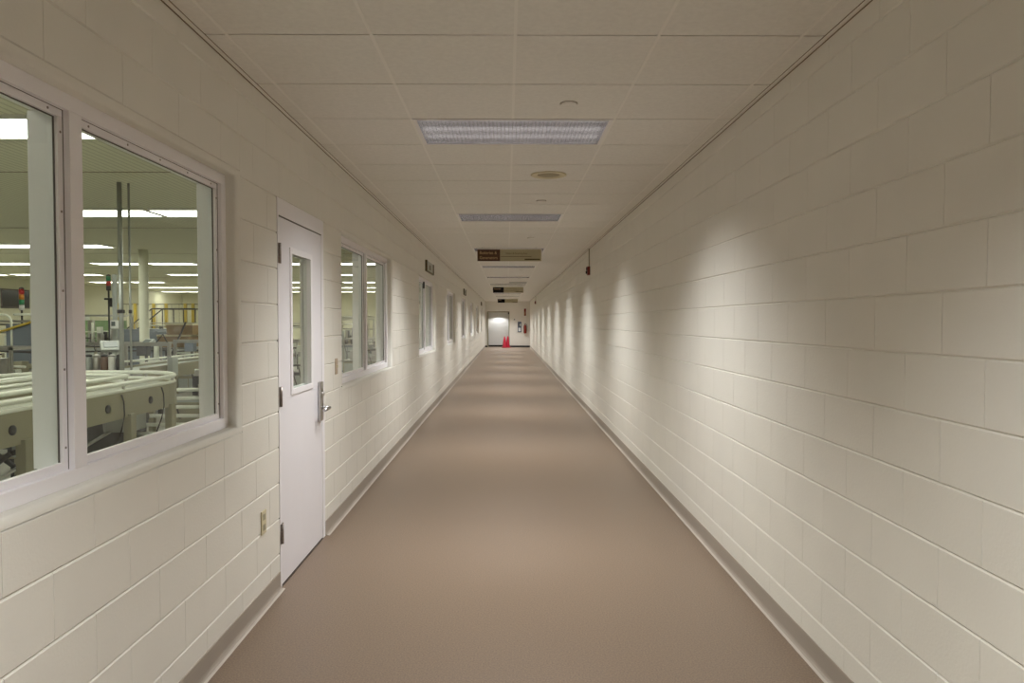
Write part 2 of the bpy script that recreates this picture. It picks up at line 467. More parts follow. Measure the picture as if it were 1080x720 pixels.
# ------------------------------------------------------------------ windows
def frame_window(idx, a, b):
    W = setting('window_%d' % idx, (XL, a, WZ0))
    w_, h_ = b - a, WZ1 - WZ0
    x0, x1 = -0.06, -0.178
    fw = 0.05
    f = MB()
    f.box((x1, 0, 0), (x0, w_, fw), .002).box((x1, 0, h_ - fw), (x0, w_, h_), .002)
    f.box((x1, 0, fw), (x0, fw, h_ - fw), .002).box((x1, w_ - fw, fw), (x0, w_, h_ - fw), .002)
    f.build('window_frame', 'frame', W)
    mw = 0.066; mc = w_ / 2 + .040
    MB().box((-.19, mc - mw / 2, fw), (x0 + .001, mc + mw / 2, h_ - fw), .002).build('mullion', 'frame', W)
    for (p, q) in ((fw, mc - mw / 2), (mc + mw / 2, w_ - fw)):
        bw = 0.025; bx0 = x0 - 0.020; bx1 = bx0 - 0.014
        g = MB().box((bx1 - .006, p + .008, fw + .008), (bx1, q - .008, h_ - fw - .008))
        g.build('glass_pane', 'glass', W)
        bd = MB()
        bd.box((bx1, p, fw), (bx0, q, fw + bw), .0015).box((bx1, p, h_ - fw - bw), (bx0, q, h_ - fw), .0015)
        bd.box((bx1, p, fw + bw), (bx0, p + bw, h_ - fw - bw), .0015).box((bx1, q - bw, fw + bw), (bx0, q, h_ - fw - bw), .0015)
        bead = bd.build('glazing_bead', 'frame', W)
        gk = MB(); e = .0025
        P, Q, R, T = p + bw, q - bw, fw + bw, h_ - fw - bw
        gk.box((bx1 - .001, P, R), (bx1 + .004, P + e, T)).box((bx1 - .001, Q - e, R), (bx1 + .004, Q, T))
        gk.box((bx1 - .001, P, T - e), (bx1 + .004, Q, T))
        gk.box((bx0 - .001, q - .0012, fw), (bx0 + .002, q, h_ - fw)).box((bx0 - .001, p, h_ - fw - .0012), (bx0 + .002, q, h_ - fw))
        gk.build('gasket', 'gasket', bead)
        if idx <= 2:
            sc = MB()
            for side in (p + bw / 2, q - bw / 2):
                for k in range(5):
                    z = fw + .07 + k * (h_ - 2 * fw - .14) / 4
                    sc.tube((bx0 - .002, side, z), (bx0 + .0015, side, z), .0038, n=10)
            for k in range(5):
                y = p + .07 + k * (q - p - .14) / 4
                sc.tube((bx0 - .002, y, h_ - fw - bw / 2), (bx0 + .0015, y, h_ - fw - bw / 2), .0038, n=10)
                # heads driven through the factory-side stop
                sc.tube((x1 + .05, y, h_ - fw - .003), (x1 + .05, y, h_ - fw + .001), .006, n=10)
            sc.build('screw', 'screw', bead)['kind'] = 'stuff'
    if idx == 3:
        for y in (0.06, 0.95):
            MB().box((x0, y, h_ - .17), (x0 + .03, y + .02, h_ - .06), .003).build('bracket', 'dark', W)
    return W
for i, (a, b) in enumerate(WIN): frame_window(i + 1, a, b)

# ------------------------------------------------------------------ door in the left wall
D = setting('door_1', (XL, DOOR[0], 0))
dw = DOOR[1] - DOOR[0]
jf = MB(); jw = 0.045; hd = 0.10; TOPZ = WZ1
jf.box((-.145, 0, 0), (.004, jw * .55, TOPZ), .002).box((-.145, dw - jw * 1.35, 0), (.004, dw, TOPZ), .002).box((-.145, jw * .55, TOPZ - hd), (.004, dw - jw * 1.35, TOPZ), .002)
# rabbet stops
jf.box((-.085, jw * .55, 0), (-.048, jw * .55 + .012, TOPZ - hd)).box((-.085, dw - jw * 1.35 - .012, 0), (-.048, dw - jw * 1.35, TOPZ - hd)).box((-.085, jw * .55, TOPZ - hd - .012), (-.048, dw - jw * 1.35, TOPZ - hd))
jf.build('door_frame', 'frame', D)
ly0, ly1 = jw * .55 + .003, dw - jw * 1.35 - .005
lz0, lz1 = .012, TOPZ - hd - .006
gy0, gy1, gz0, gz1 = ly0 + .205, ly0 + .66, 1.095, 1.965
lf = MB()
lx0, lx1 = -.044, 0.0005
lf.box((lx0, ly0, lz0), (lx1, gy0, lz1)).box((lx0, gy1, lz0), (lx1, ly1, lz1)).box((lx0, gy0, lz0), (lx1, gy1, gz0)).box((lx0, gy0, gz1), (lx1, gy1, lz1))
leaf = lf.build('door_leaf', 'door', D)
kt = MB(); k = .028
for X0, X1 in ((lx1 - .002, lx1 + .007), (lx0 - .007, lx0 + .002)):
    kt.box((X0, gy0 - .008, gz0 - .008), (X1, gy0 + k, gz1 + .008), .002).box((X0, gy1 - k, gz0 - .008), (X1, gy1 + .008, gz1 + .008), .002)
    kt.box((X0, gy0 + k, gz0 - .008), (X1, gy1 - k, gz0 + k), .002).box((X0, gy0 + k, gz1 - k), (X1, gy1 - k, gz1 + .008), .002)
kt.box((lx0 - .02, gy0 + k - .004, gz0 + k - .004), (lx1, gy0 + k, gz1 - k + .004)).box((lx0 - .02, gy1 - k, gz0 + k - .004), (lx1, gy1 - k + .004, gz1 - k + .004))
kt.build('glazing_frame', 'frame', leaf)
MB().box((-.026, gy0 + .01, gz0 + .01), (-.020, gy1 - .01, gz1 - .01)).build('glass_pane', 'glass', leaf)
for hz in (1.92, 1.10, .31):
    hg = MB()
    hg.tube((.008, ly0 - .004, hz - .057), (.008, ly0 - .004, hz + .057), .0085, n=12)
    hg.box((.0005, ly0 - .002, hz - .057), (.0045, ly0 + .034, hz + .057), .0015).box((-.0005, ly0 - .026, hz - .057), (.0055, ly0 - .002, hz + .057), .001)
    h = hg.build('hinge', 'hinge', D); h['label'] = 'dark steel hinge'
hy = ly1 - .07
MB().box((lx1, hy - .035, .845), (lx1 + .024, hy + .035, 1.115), .006).build('handle_plate', 'steel', leaf)
lev = MB()
lev.tube((lx1 + .020, hy, .935), (lx1 + .07, hy, .935), .014, n=14)
lev.path([(lx1 + .068, hy + .012, .935), (lx1 + .074, hy - .012, .935), (lx1 + .075, hy - .06, .936), (lx1 + .070, hy - .13, .934)], .0125, n=12)
lev.tube((lx1 + .022, hy, 1.03), (lx1 + .032, hy, 1.03), .017, n=18)
lv_ = lev.build('lever_handle', 'steel', leaf); lv_['label'] = 'satin steel lever handle'
MB().box((lx0 + .002, ly0, .001), (lx1 - .004, ly1, .012)).build('door_sweep', 'gasket', leaf)
MB().box((-.02, jw * .55 + .001, lz1 + .0005), (.0045, dw - jw * 1.35, TOPZ - hd + .001)).build('shadow_gap', 'gasket', D)
MB().box((-WT, jw * .55, 0), (.004, dw - jw * 1.35, .004)).build('threshold', 'hinge', D)

# ------------------------------------------------------------------ door in the far wall, in a recess added to hold its lamp
D2 = setting('door_2', (0, YEND, 0))
e = MB(); e.box((DX0, -.015, 0), (DX0 + .05, REC, DH), .003).box((DX1 - .05, -.015, 0), (DX1, REC, DH), .003).box((DX0 + .05, -.015, DH - .05), (DX1 - .05, REC, DH), .003)
e.build('door_frame', 'beige', D2)
lf2 = MB().box((DX0 + .052, REC + .12, .1), (DX1 - .052, REC + .17, DH + .0)).build('door_leaf', 'white', D2)
MB().box((DX0 + .052, REC + .1, 0), (DX1 - .052, REC + .17, .1)).build('kick_strip', 'black', D2)
MB().box((DX0 - .01, -.02, 0), (DX0, -.001, DH + .01)).box((DX0, -.02, DH), (DX1, -.001, DH + .01)).build('edge_strip', 'dark', D2)
MB().box((DX1 - .10, -.10, DH - .16), (DX1 - .02, -.015, DH - .05), .006).build('door_closer', 'dark', D2)

# ------------------------------------------------------------------ small fittings
# sprinkler caps in the ceiling
sp = thing('sprinkler_cap', '', 'sprinkler', (0, 0, 0), 0, 'round sprinkler caps along the ceiling')
MB().lathe([(.045, -.0005), (.047, -.006), (.044, -.009), (.0, -.010)][:3], n=28).build('cap', 'ceil', sp)
MB().lathe([(.050, 0.0), (.050, -.0015)], n=28).build('shadow_ring', 'gap', sp)
SPL = ['nearest one, before the first louvered light', 'between the first and second louvered lights', 'before the brown hanging sign',
       'behind the brown hanging sign', 'well past the brown hanging sign', 'farthest one to be made out']
for i, y in enumerate([3.94, 7.08, 10.2, 13.35, 16.55, 19.7]):
    lab = 'small round sprinkler cap on the ceiling, ' + SPL[i]
    if i == 0: sp.location = (.345, y, CZ); sp['label'] = lab
    else: dup(sp, (.345, y, CZ), None, lab)
cs = thing('ceiling_speaker', 'flat round cream ring with darker centre in the ceiling beyond the nearest light', 'speaker', (.345, 5.84, CZ))
MB().lathe([(.148, 0), (.150, -.003), (.140, -.007), (.098, -.006), (.092, 0)], n=40).build('ring', 'cream', cs)
MB().lathe([(.092, -.001), (.080, -.0035), (.0005, -.0040)], n=40).build('grille', mat('grille_olive', (.34, .30, .19), .6), cs)
vt = thing('air_vent', 'dark slotted air return vent in the far ceiling before the black and yellow sign', 'vent', (.341, 21.77, CZ))
MB().box((-.295, -.1, -.004), (.295, .1, -.0005)).build('frame', 'troffer', vt)
v_ = MB()
for k in range(6): v_.box((-.27, -.085 + k * .03, -.016), (.27, -.070 + k * .03, -.004))
v_.build('slats', 'dark', vt)

# hanging signs
def hanging_sign(y, label, left_mat, words, w=1.04, h=.19, x0=-.48):
    s = thing('hanging_sign', label, 'sign', (x0, y, CZ - .04 - h), 0)
    lw = w * .355
    MB().box((0, 0, 0), (lw, .02, h), .002).build('name_panel', left_mat, s)
    MB().box((lw, .002, 0), (w, .018, h), .002).build('direction_panel', 'sign_olive', s)
    MB().box((w, 0, -.002), (w + .012, .02, h + .002), .002).box((0, -.001, h), (w, .021, h + .008)).build('edge_rail', 'tbar', s)
    for xx in (.08, w - .08): MB().tube((xx, .01, h), (xx, .01, h + .04), .003, n=8).build('hanger', 'conduit', s)
    for i, t in enumerate(words):
        text_part(t, .068, 'sign_text', s, (.035, -.0012, h * (.70 - .42 * i)), (PI / 2, 0, 0), sx=.92)
    text_part('Visitors & Receiving Area', .036, 'sign_dark', s, (lw + .09, .0008, h * .66), (PI / 2, 0, 0), sx=.95)
    MB().box((lw + .01, .0006, h * .375), (w - .16, .0016, h * .41)).build('rule_line', 'sign_dark', s)
    MB().box((w - .27, .0006, h * .09), (w - .02, .0016, h * .21), .0).build('dark_block', 'sign_dark', s)
    return s
hanging_sign(11.45, 'long sign hung from the ceiling, brown name panel left, olive panel right, nearest of three', 'sign_brown', ['Batteries &', 'Generators'])
hanging_sign(24.0, 'middle hanging sign with black left panel and yellow right panel', 'sign_black', ['Assembly'], x0=-.475)
hanging_sign(36.6, 'farthest small hanging sign, black and pale yellow, before the end wall', 'sign_black', ['Office'], x0=-.475)

# red alarm strobes on the right wall
def strobe(y, label, z=2.30):
    a = thing('fire_alarm', label, 'fire alarm', (XR, y, z))
    MB().box((-.045, -.055, 0), (0, .055, .14), .006).build('housing', 'red', a)
    MB().box((-.068, -.03, .02), (-.045, .03, .07), .008).build('strobe_lens', 'dark', a)
    MB().lathe([(.032, 0), (.030, -.014), (.012, -.018)], (-.045, 0, .105), 16, 'X').build('horn', 'dark', a)
    MB().tube((-.012, 0, .14), (-.012, 0, CZ - z - .005), .009, n=10).build('conduit', 'beige', a)
strobe(11.65, 'small dark red fire alarm on the right wall with conduit up to the ceiling')
strobe(33.2, 'tiny far fire alarm on the right wall near the end', 2.36)

# frames over windows
def wallsign(y0, y1, z, label):
    a = thing('framed_sign', label, 'sign', (XL, y0, z), 0, None)
    L = y1 - y0; h = .18; t = .03
    MB().box((0, 0, 0), (t, .09, h), .002).box((0, L - .09, 0), (t, L, h), .002).box((0, .09, 0), (t, L - .09, .02), .002).build('frame', 'sign_dark', a)
    MB().box((0, .09, .02), (.018, L - .09, h)).build('panel', 'beltw', a)
    MB().box((.018, .45, .05), (.020, .65, .13)).build('mark', 'sign_dark', a)
wallsign(11.2, 12.3, 2.335, 'black framed sign on the left wall high over the third window')
wallsign(21.0, 22.0, 2.335, 'small framed sign over the fifth window down the left wall')
wallsign(34.9, 35.9, 2.335, 'farthest framed sign over the last left windows')

# outlet plate and switch plate
o_ = thing('outlet_plate', 'tall ivory outlet plate low on the left wall before the door', 'outlet', (XL, 3.72, .40))
MB().box((0, -.036, 0), (.007, .036, .125), .003).build('plate', 'cream', o_)
for z in (.035, .090):
    MB().box((.007, -.017, z - .016), (.0085, .017, z + .016), .0007).build('socket', 'beige', o_)
s_ = thing('switch_plate', 'small tan switch plate left of the second window', 'switch', (XL, 5.34, 1.13))
MB().box((0, -.035, 0), (.006, .035, .12), .002).build('plate', mat('tan_plate', (.42, .33, .24), .5), s_)
MB().box((.006, -.006, .05), (.016, .006, .07), .001).build('toggle', 'cream', s_)

# fittings on the far wall
def fy(px): return (px - 534.6) / F * YEND
tphone = thing('wall_telephone', 'slate blue wall telephone with white lower card on the far wall', 'telephone', (.76, YEND, .90))
MB().box((-.11, -.06, 0), (.11, 0, .62), .015).build('back_box', 'handset', tphone)
MB().box((-.07, -.068, .05), (.07, -.058, .26), .004).build('card', 'white', tphone)
MB().box((-.08, -.10, .33), (-.02, -.06, .56), .015).build('handset', 'dark', tphone)
MB().box((.0, -.07, .36), (.07, -.058, .50), .004).build('keypad', 'greym', tphone)
fe = thing('fire_extinguisher', 'dark red fire extinguisher hung on the far wall right of the telephone', 'fire extinguisher', (1.085, YEND - .11, .83))
MB().lathe([(.07, 0), (.085, .02), (.087, .40), (.075, .46), (.03, .50), (.028, .53)], n=24).build('cylinder', 'red', fe)
MB().box((-.03, -.03, .53), (.03, .03, .56), .004).box((-.02, -.11, .56), (.02, .05, .575), .004).box((-.02, -.10, .60), (.02, .05, .612), .004).build('valve', 'dark', fe)
MB().path([(.03, 0, .545), (.10, 0, .53), (.12, 0, .40), (.11, 0, .15)], .012).build('hose', 'black', fe)
MB().box((-.04, .085, .1), (.04, .11, .45)).build('bracket', 'dark', fe)
es = thing('extinguisher_sign', 'narrow upright red sign above the fire extinguisher', 'sign', (1.085, YEND, 1.88))
MB().box((-.06, -.012, 0), (.06, 0, .42), .002).build('panel', 'red', es)
text_part('FIRE', .10, 'sign_text', es, (0.0, -.0135, .06), (PI / 2, -PI / 2, 0))
ts = thing('thermostat', 'tiny grey thermostat on the far wall right of the door', 'thermostat', (.45, YEND, 1.60))
MB().box((-.04, -.03, 0), (.04, 0, .10), .006).build('case', 'greym', ts)
MB().box((-.025, -.033, .05), (.025, -.03, .08)).build('display', 'dark', ts)
# red safety cones
def cone(x, y, label):
    c = thing('safety_cone', label, 'cone', (x, y, 0), 0, 'red cones at the far door')
    MB().box((-.17, -.17, 0), (.17, .17, .03), .01).build('base', 'cone', c)
    MB().lathe([(.125, .03), (.12, .06), (.085, .40), (.035, .66), (.028, .67)], n=24).build('body', 'cone', c)
cone(-.135, 40.9, 'red safety cone at the far door, left of the pair')
cone(.055, 41.25, 'red safety cone at the far door, right of the pair')

# ------------------------------------------------------------------ lamp added over the far door to make its bright arc
dl = thing('added_door_lamp', 'small round lamp added in the far door recess to brighten the door', 'ceiling light', ((DX0 + DX1) / 2, YEND + .40, DH - .05))
MB().lathe([(.045, .0), (.05, -.004), (.040, -.005)], n=24).build('trim_ring', 'troffer', dl)
sd = bpy.data.lights.new('lamp', 'SPOT'); sd.energy = 60; sd.spot_size = math.radians(135); sd.spot_blend = .3; sd.shadow_soft_size = .03; sd.color = CORRIDOR_C
so = bpy.data.objects.new('lamp', sd); COL.objects.link(so); so.parent = dl; so.location = (0, 0, -.012)

# ------------------------------------------------------------------ factory hall beyond the left wall
XH = XL - WT
struct(MB().box((FXL, YB, -.1), (XH, FYE, 0)).build('floor', 'ffloor'))
struct(MB().box((FXL, YB, FZ), (XH, FYE, FZ + .1)).build('ceiling', 'ribbed'))
struct(MB().box((FXL - .2, YB, 0), (FXL, FYE, FZ + .1)).build('wall_far_left', 'fwall'))
struct(MB().box((FXL, FYE, 0), (XH, FYE + .2, FZ + .1)).build('wall_far_front', 'fwall'))
struct(MB().box((FXL, YB - .2, 0), (XH, YB, FZ + .1)).build('wall_far_back', 'fwall'))
ct = MB()
for k in range(8): ct.box((FXL, 2.93 + 4.27 * k, FZ - .004), (XH, 2.95 + 4.27 * k, FZ))
struct(ct.build('trim_5', 'gap'))
fl = thing('fluorescent_light', '', 'ceiling light', (0, 0, FZ), 0, 'fluorescent lights of the factory hall')
q = MB()
q.box((-.605, -.30, -.03), (.605, -.275, 0)).box((-.605, .275, -.03), (.605, .30, 0)).box((-.605, -.275, -.03), (-.59, .275, 0)).box((.59, -.275, -.03), (.605, .275, 0))
q.build('frame', 'troffer', fl)
MB().box((-.59, -.275, -.026), (.59, .275, -.018)).build('diffuser', 'ptroffer', fl)
rows = [(1.25, [(-9.7, -2.3)]), (5.52, [(-12.1, -2.3)]), (9.79, [(-6.1, -2.3)]), (14.06, [(-17.3, -7.8), (-5.4, -2.3)]), (18.33, [(-17.3, -12.3), (-10.7, -2.3)]),
        (22.6, [(-17.3, -12.7), (-10.8, -7.2), (-5.9, -2.3)]), (26.87, [(-15.8, -12.8), (-10.2, -2.3)]), (31.14, [(-16.0, -2.3)]), (35.41, [(-17.3, -2.3)])]
first = True
for ri, (y, segs) in enumerate(rows):
    rl = ['nearest row', 'second row back', 'third row back', 'fourth row back', 'fifth row back', 'sixth row back', 'seventh row back', 'eighth row back', 'farthest row'][ri]
    lab = 'bright white fluorescent ceiling panel of the factory hall, ' + rl
    for a, b in segs:
        n = max(1, int((b - a) / 1.215))
        for k in range(n):
            c = (a + .61 + k * (b - a) / n * 1.0, y, FZ)
            if first: fl.location = c; fl['label'] = lab; first = False
            else: dup(fl, c, None, lab)

def P(px, py, Y): return Vector(((px - 534.6) / F * Y, Y, CAMZ + (339 - py) / F * Y))

# column, conduits
MB_ = MB().lathe([(.12, 0), (.12, .02), (.095, .03), (.095, FZ)], n=28)
tag(MB_.build('column', 'colw', None, (0, 0, 0)), 'round white column standing in the factory hall', 'column').location = (-7.72, 15.0, 0)
for x, r, l in ((-4.235, .025, 'thicker left grey conduit dropping from the factory ceiling'), (-4.165, .012, 'thinner right grey conduit dropping from the factory ceiling')):
    c = thing('conduit_drop', l, 'conduit', (x, 7.74 if r > .02 else 7.80, 0))
    MB().tube((0, 0, .02), (0, 0, FZ), r, n=14).build('pipe', 'conduit', c)
    MB().lathe([(r * 1.35, 0), (r * 1.35, .02), (r * 1.1, .03)], n=16).build('foot_flange', 'conduit', c)
    MB().box((-r * 1.15, -r * 1.15, 1.62), (r * 1.15, r * 1.15, 1.66), .003).build('coupling', 'dark', c)

# --- near U-shaped conveyor
def lane_path(xn, xf, yend, rc, y0):
    pts = [(xn, y0 + (yend - rc - y0) * t / 6) for t in range(7)]
    for k in range(1, 9):
        a = k / 8 * PI / 2; pts.append((xn - rc + rc * math.cos(a), yend - rc + rc * math.sin(a)))
    for k in range(0, 9):
        a = PI / 2 + k / 8 * PI / 2; pts.append((xf + rc + rc * math.cos(a), yend - rc + rc * math.sin(a)))
    pts += [(xf, y0 + (yend - rc - y0) * (1 - t / 6)) for t in range(1, 7)]
    return pts
lp = lane_path(-3.56, -4.88, 7.38, .46, 2.2)
cv = thing('curved_conveyor', 'pale U-shaped conveyor with beige side frames close behind the first window', 'conveyor', (0, 0, 0))
MB().strip(lp, .19, .885, .90).build('belt', 'beltw', cv)
for o1, o2 in ((-.235, -.20), (.20, .235)):
    MB().strip(lp, (o1, o2), .69, .915).build('side_frame', 'beige', cv)
for o in (-.215, .215):
    rp = []
    for i in range(len(lp)):
        a = Vector(lp[max(i - 1, 0)]); b = Vector(lp[min(i + 1, len(lp) - 1)]); d = (b - a).normalized()
        p = Vector(lp[i]) + Vector((-d.y, d.x)) * o; rp.append((p.x, p.y, .985))
    MB().path(rp, .020, 8).build('guide_rail', 'railw', cv)
    ed = [(p[0], p[1], .925) for p in rp]
    MB().path(ed, .018, 8).build('edge_rail', 'railw', cv)
    for i in range(1, len(rp) - 1, 2):
        p = rp[i]
        if o < 0 and p[1] < 6.9 and p[0] > -4 or True:
            MB().box((p[0] - .009, p[1] - .012, .80), (p[0] + .009, p[1] + .012, .985), .002).build('rail_bracket', 'steel', cv)
for x, ys in ((-3.33, (2.6, 3.75, 4.85, 6.2, 6.95)), (-5.11, (2.6, 3.75, 4.9, 6.2, 6.95))):
    for y in ys:
        lg = MB().box((x - .035, y - .045, .03), (x + .035, y + .045, .72), .004)
        leg = lg.build('leg', 'beige', cv)
        MB().lathe([(.06, 0), (.06, .015), (.02, .03)], (x, y, 0), 14).build('foot', 'dark', leg)
for y in (2.6, 3.75, 4.85, 6.2):
    MB().box((-5.09, y - .02, .32), (-3.35, y + .02, .36), .003).build('cross_brace', 'beige', cv)
for y in (3.3, 4.72, 5.85, 6.55):
    MB().lathe([(.035, 0), (.035, .008), (.02, .012)], (-3.325, y, .80), 18, 'X').build('bearing_plate', 'dark', cv)
for y in (5.4, 6.6):
    mo = MB().box((-3.75, y - .09, .50), (-3.50, y + .22, .69), .012).build('drive_motor', 'greym', cv)
    MB().tube((-3.62, y + .22, .59), (-3.62, y + .36, .59), .075, n=20).build('motor_body', 'dark', mo)
# second straight conveyor inside the loop
ic = thing('straight_conveyor', 'short straight conveyor running up the middle of the U-shaped one', 'conveyor', (-4.21, 2.2, 0))
MB().box((-.15, 0, .93), (.15, 4.45, .945), .003).build('belt', 'beltw', ic)
for x in (-.18, .15): MB().box((x, 0, .80), (x + .03, 4.5, .96), .004).build('side_frame', 'beige', ic)
for x in (-.165, .165): MB().tube((x, 0, 1.0), (x, 4.4, 1.0), .014, n=8).build('guide_rail', 'railw', ic)
MB().tube((-.14, 4.46, .89), (.14, 4.46, .89), .05, n=16).build('end_roller', 'railw', ic)
for y in (.5, 2.2, 4.1):
    for x in (-.165, .165): MB().box((x - .03, y - .03, 0), (x + .03, y + .03, .80), .003).build('leg', 'beige', ic)
# back conveyor running away
bc = thing('straight_conveyor', 'long straight conveyor beyond the U-shaped one, running away from the window', 'conveyor', (-4.85, 8.9, 0))
MB().box((-.20, 0, .90), (.20, 5.6, .915), .003).build('belt', 'greym', bc)
for x in (-.235, .20): MB().box((x, 0, .76), (x + .035, 5.6, .94), .004).build('side_frame', 'beige', bc)
for x in (-.22, .22): MB().tube((x, 0, 1.0), (x, 5.6, 1.0), .013, n=8).build('guide_rail', 'railw', bc)
for y in (.3, 1.8, 3.4, 5.2):
    for x in (-.2, .2): MB().box((x - .035, y - .035, 0), (x + .035, y + .035, .76), .003).build('leg', 'beige', bc)

# canisters on a table
tbx = thing('work_table', 'steel table carrying the row of canisters beyond the conveyor', 'table', (-4.95, 8.5, 0))
MB().box((-.42, -.25, .86), (.42, .25, .89), .004).build('tabletop', 'steel', tbx)
for x in (-.38, .38):
    for y in (-.21, .21): MB().tube((x, y, 0), (x, y, .86), .02, n=10).build('leg', 'steel', tbx)
cm = ['steel', 'white', 'brown', 'greym', 'steel', 'brown', 'white', 'dark']
cn = ['steel', 'white', 'brown', 'pale grey', 'steel', 'brown', 'white', 'black']
for k in range(8):
    x = -5.28 + k * .093
    c = thing('canister', '', 'canister', (x, 8.42, .89), 0, 'canisters in a row beyond the conveyor')
    c['label'] = '%s upright canister, %s in the row on the steel table' % (cn[k], ['first', 'second', 'third', 'fourth', 'fifth', 'sixth', 'seventh', 'eighth'][k])
    MB().lathe([(.040, 0), (.043, .01), (.043, .20), (.036, .22)], n=20).build('body', cm[k], c)
    MB().lathe([(.037, .22), (.037, .24), (.015, .25)], n=16).build('cap', 'dark' if k % 2 else 'steel', c)

# tilted operator panels on stands
def op_panel(loc, label, rz=.5):
    t = thing('operator_panel', label, 'control panel', loc, rz)
    MB().box((-.05, -.05, 0), (.05, .05, .02), .004).tube((0, 0, .02), (0, 0, 1.15), .022, n=10).build('stand', 'dark', t)
    R = Matrix.Rotation(math.radians(38), 3, 'X')
    MB().box((-.12, -.10, 1.17), (.12, .10, 1.22), .01, R).build('case', 'greym', t)
    MB().box((-.08, -.065, 1.21), (.08, .055, 1.228), .002, R).build('screen', 'screen', t)
op_panel((-5.35, 9.5, 0), 'tilted pale grey operator panel behind the canisters', .6)
op_panel((-5.38, 10.5, 0), 'tilted grey operator panel nearest the white column base', -.6)
bpy.data.objects  # keep
# tall pole with signal tower
def signal(loc, h, cols, label, arm=True):
    t = thing('signal_tower', label, 'signal light', loc)
    MB().lathe([(.08, 0), (.08, .02), (.02, .03)], n=16).tube((0, 0, .03), (0, 0, h), .014, n=10).build('pole', 'dark', t)
    z = h
    for c in cols:
        MB().tube((0, 0, z), (0, 0, z + .075), .034, n=18).build('lens', c, t); z += .078
    MB().lathe([(.034, z), (.030, z + .02), (.005, z + .03)], n=18).build('cap', 'dark', t)
signal(tuple(P(117, 305, 11.4).xy) + (0,), 2.03, ['dark', 'lred', 'lgreen'], 'red and green signal tower above the machines in the right pane')
signal(tuple(P(26, 325, 10.5).xy) + (0,), 1.70, ['white', 'lgreen', 'lamber', 'lred'], 'white green and red signal tower seen in the left pane')
pl = thing('post', 'tall pale grey square post beside the red and green signal tower', 'post', tuple(P(123.5, 300, 11.1).xy) + (0,))
MB().box((-.028, -.03, 0), (.028, .03, 2.27), .004).build('upright', 'greym', pl)
MB().box((-.16, -.02, 1.87), (-.028, .02, 1.90), .004).box((-.07, -.03, 1.76), (-.028, .03, 1.90), .003).build('bracket', 'black', pl)
MB().box((-.01, -.13, 1.42), (.12, -.04, 1.55), .008).build('terminal', 'white', pl)
MB().box((.01, -.134, 1.46), (.07, -.13, 1.53)).build('screen', 'screen', pl)

# --- generic machines
def machine(loc, size, rz, body, label, name='packaging_machine', cat='machine', seed=1, guard=True, top=True):
    R = random.Random(seed); w_, d_, h_ = size
    t = thing(name, label, cat, loc, rz)
    hb = h_ * .55
    for x in (-w_ / 2 + .05, w_ / 2 - .05):
        for y in (-d_ / 2 + .05, d_ / 2 - .05):
            MB().box((x - .03, y - .03, 0), (x + .03, y + .03, .16), .003).build('leg', 'dark', t)
    MB().box((-w_ / 2, -d_ / 2, .15), (w_ / 2, d_ / 2, hb), .012).build('base_cabinet', body, t)
    dp = MB()
    n = max(1, int(w_ / .45))
    for k in range(n):
        a = -w_ / 2 + .03 + k * (w_ - .04) / n
        dp.box((a, -d_ / 2 - .012, .2), (a + (w_ - .04) / n - .02, -d_ / 2, hb - .05), .004)
    dp.build('access_panel', 'greym' if body != 'greym' else 'beige', t)
    MB().box((-w_ / 2 - .02, -d_ / 2 - .02, hb), (w_ / 2 + .02, d_ / 2 + .02, hb + .025), .004).build('deck', 'steel', t)
    if guard:
        g = MB()
        for x in (-w_ / 2, w_ / 2 - .03):
            for y in (-d_ / 2, d_ / 2 - .03): g.box((x, y, hb), (x + .03, y + .03, h_), .002)
        g.box((-w_ / 2, -d_ / 2, h_ - .03), (w_ / 2, -d_ / 2 + .03, h_)).box((-w_ / 2, d_ / 2 - .03, h_ - .03), (w_ / 2, d_ / 2, h_)).box((-w_ / 2, -d_ / 2, h_ - .03), (-w_ / 2 + .03, d_ / 2, h_)).box((w_ / 2 - .03, -d_ / 2, h_ - .03), (w_ / 2, d_ / 2, h_))
        g.build('guard_frame', 'steel', t)
    if top:
        for k in range(int(9 + w_ * 10)):
            x = R.uniform(-w_ / 2 + .08, w_ / 2 - .08); y = R.uniform(-d_ / 2 + .08, d_ / 2 - .08)
            hh = R.uniform(.08, (h_ - hb) * .85); s = R.uniform(.02, .065); m = R.choice(['steel', 'dark', 'greym', 'beige', 'steel', 'dark', 'railw'])
            if R.random() < .5: MB().box((x - s, y - s, hb + .02), (x + s, y + s, hb + hh), .005).build('module', m, t)
            else: MB().tube((x, y, hb + .02), (x, y, hb + hh), s * .7, n=14).build('cylinder', m, t)
        for k in range(3):
            y = R.uniform(-d_ / 2, d_ / 2); z = hb + R.uniform(.1, h_ - hb)
            MB().tube((-w_ / 2, y, z), (w_ / 2, y + R.uniform(-.1, .1), z + R.uniform(-.06, .06)), .014, n=8).build('bar', R.choice(['railw', 'dark', 'steel']), t)
        for k in range(2):
            x = R.uniform(-w_ / 2, w_ / 2)
            MB().path([(x, -d_ / 2, hb + .1), (x + .05, -d_ / 2 - .08, hb - .05), (x + .1, -d_ / 2 - .06, hb - .25), (x + .06, -d_ / 2 - .02, .3)], .01).build('hose', 'black', t)
    return t
g = thing('machine_cabinet', 'wide green machine cabinet far back in the right pane', 'cabinet', (-12.0, 20.2, 0))
MB().box((-.95, -.3, .1), (.95, .3, 1.56), .01).build('body', 'greenm', g)
for x in (-.92, -.30, .32): MB().box((x, -.315, .15), (x + .59, -.30, 1.5), .004).build('door', 'greenm', g)
for x in (-.38, .24, .86): MB().box((x, -.33, .8), (x + .02, -.315, 1.0)).build('handle', 'dark', g)
MB().box((-.9, -.25, 0), (.9, .25, .1)).build('plinth', 'dark', g)
MB().box((-.2, -.2, 1.56), (.0, .1, 1.72), .02).build('top_unit', 'white', g)

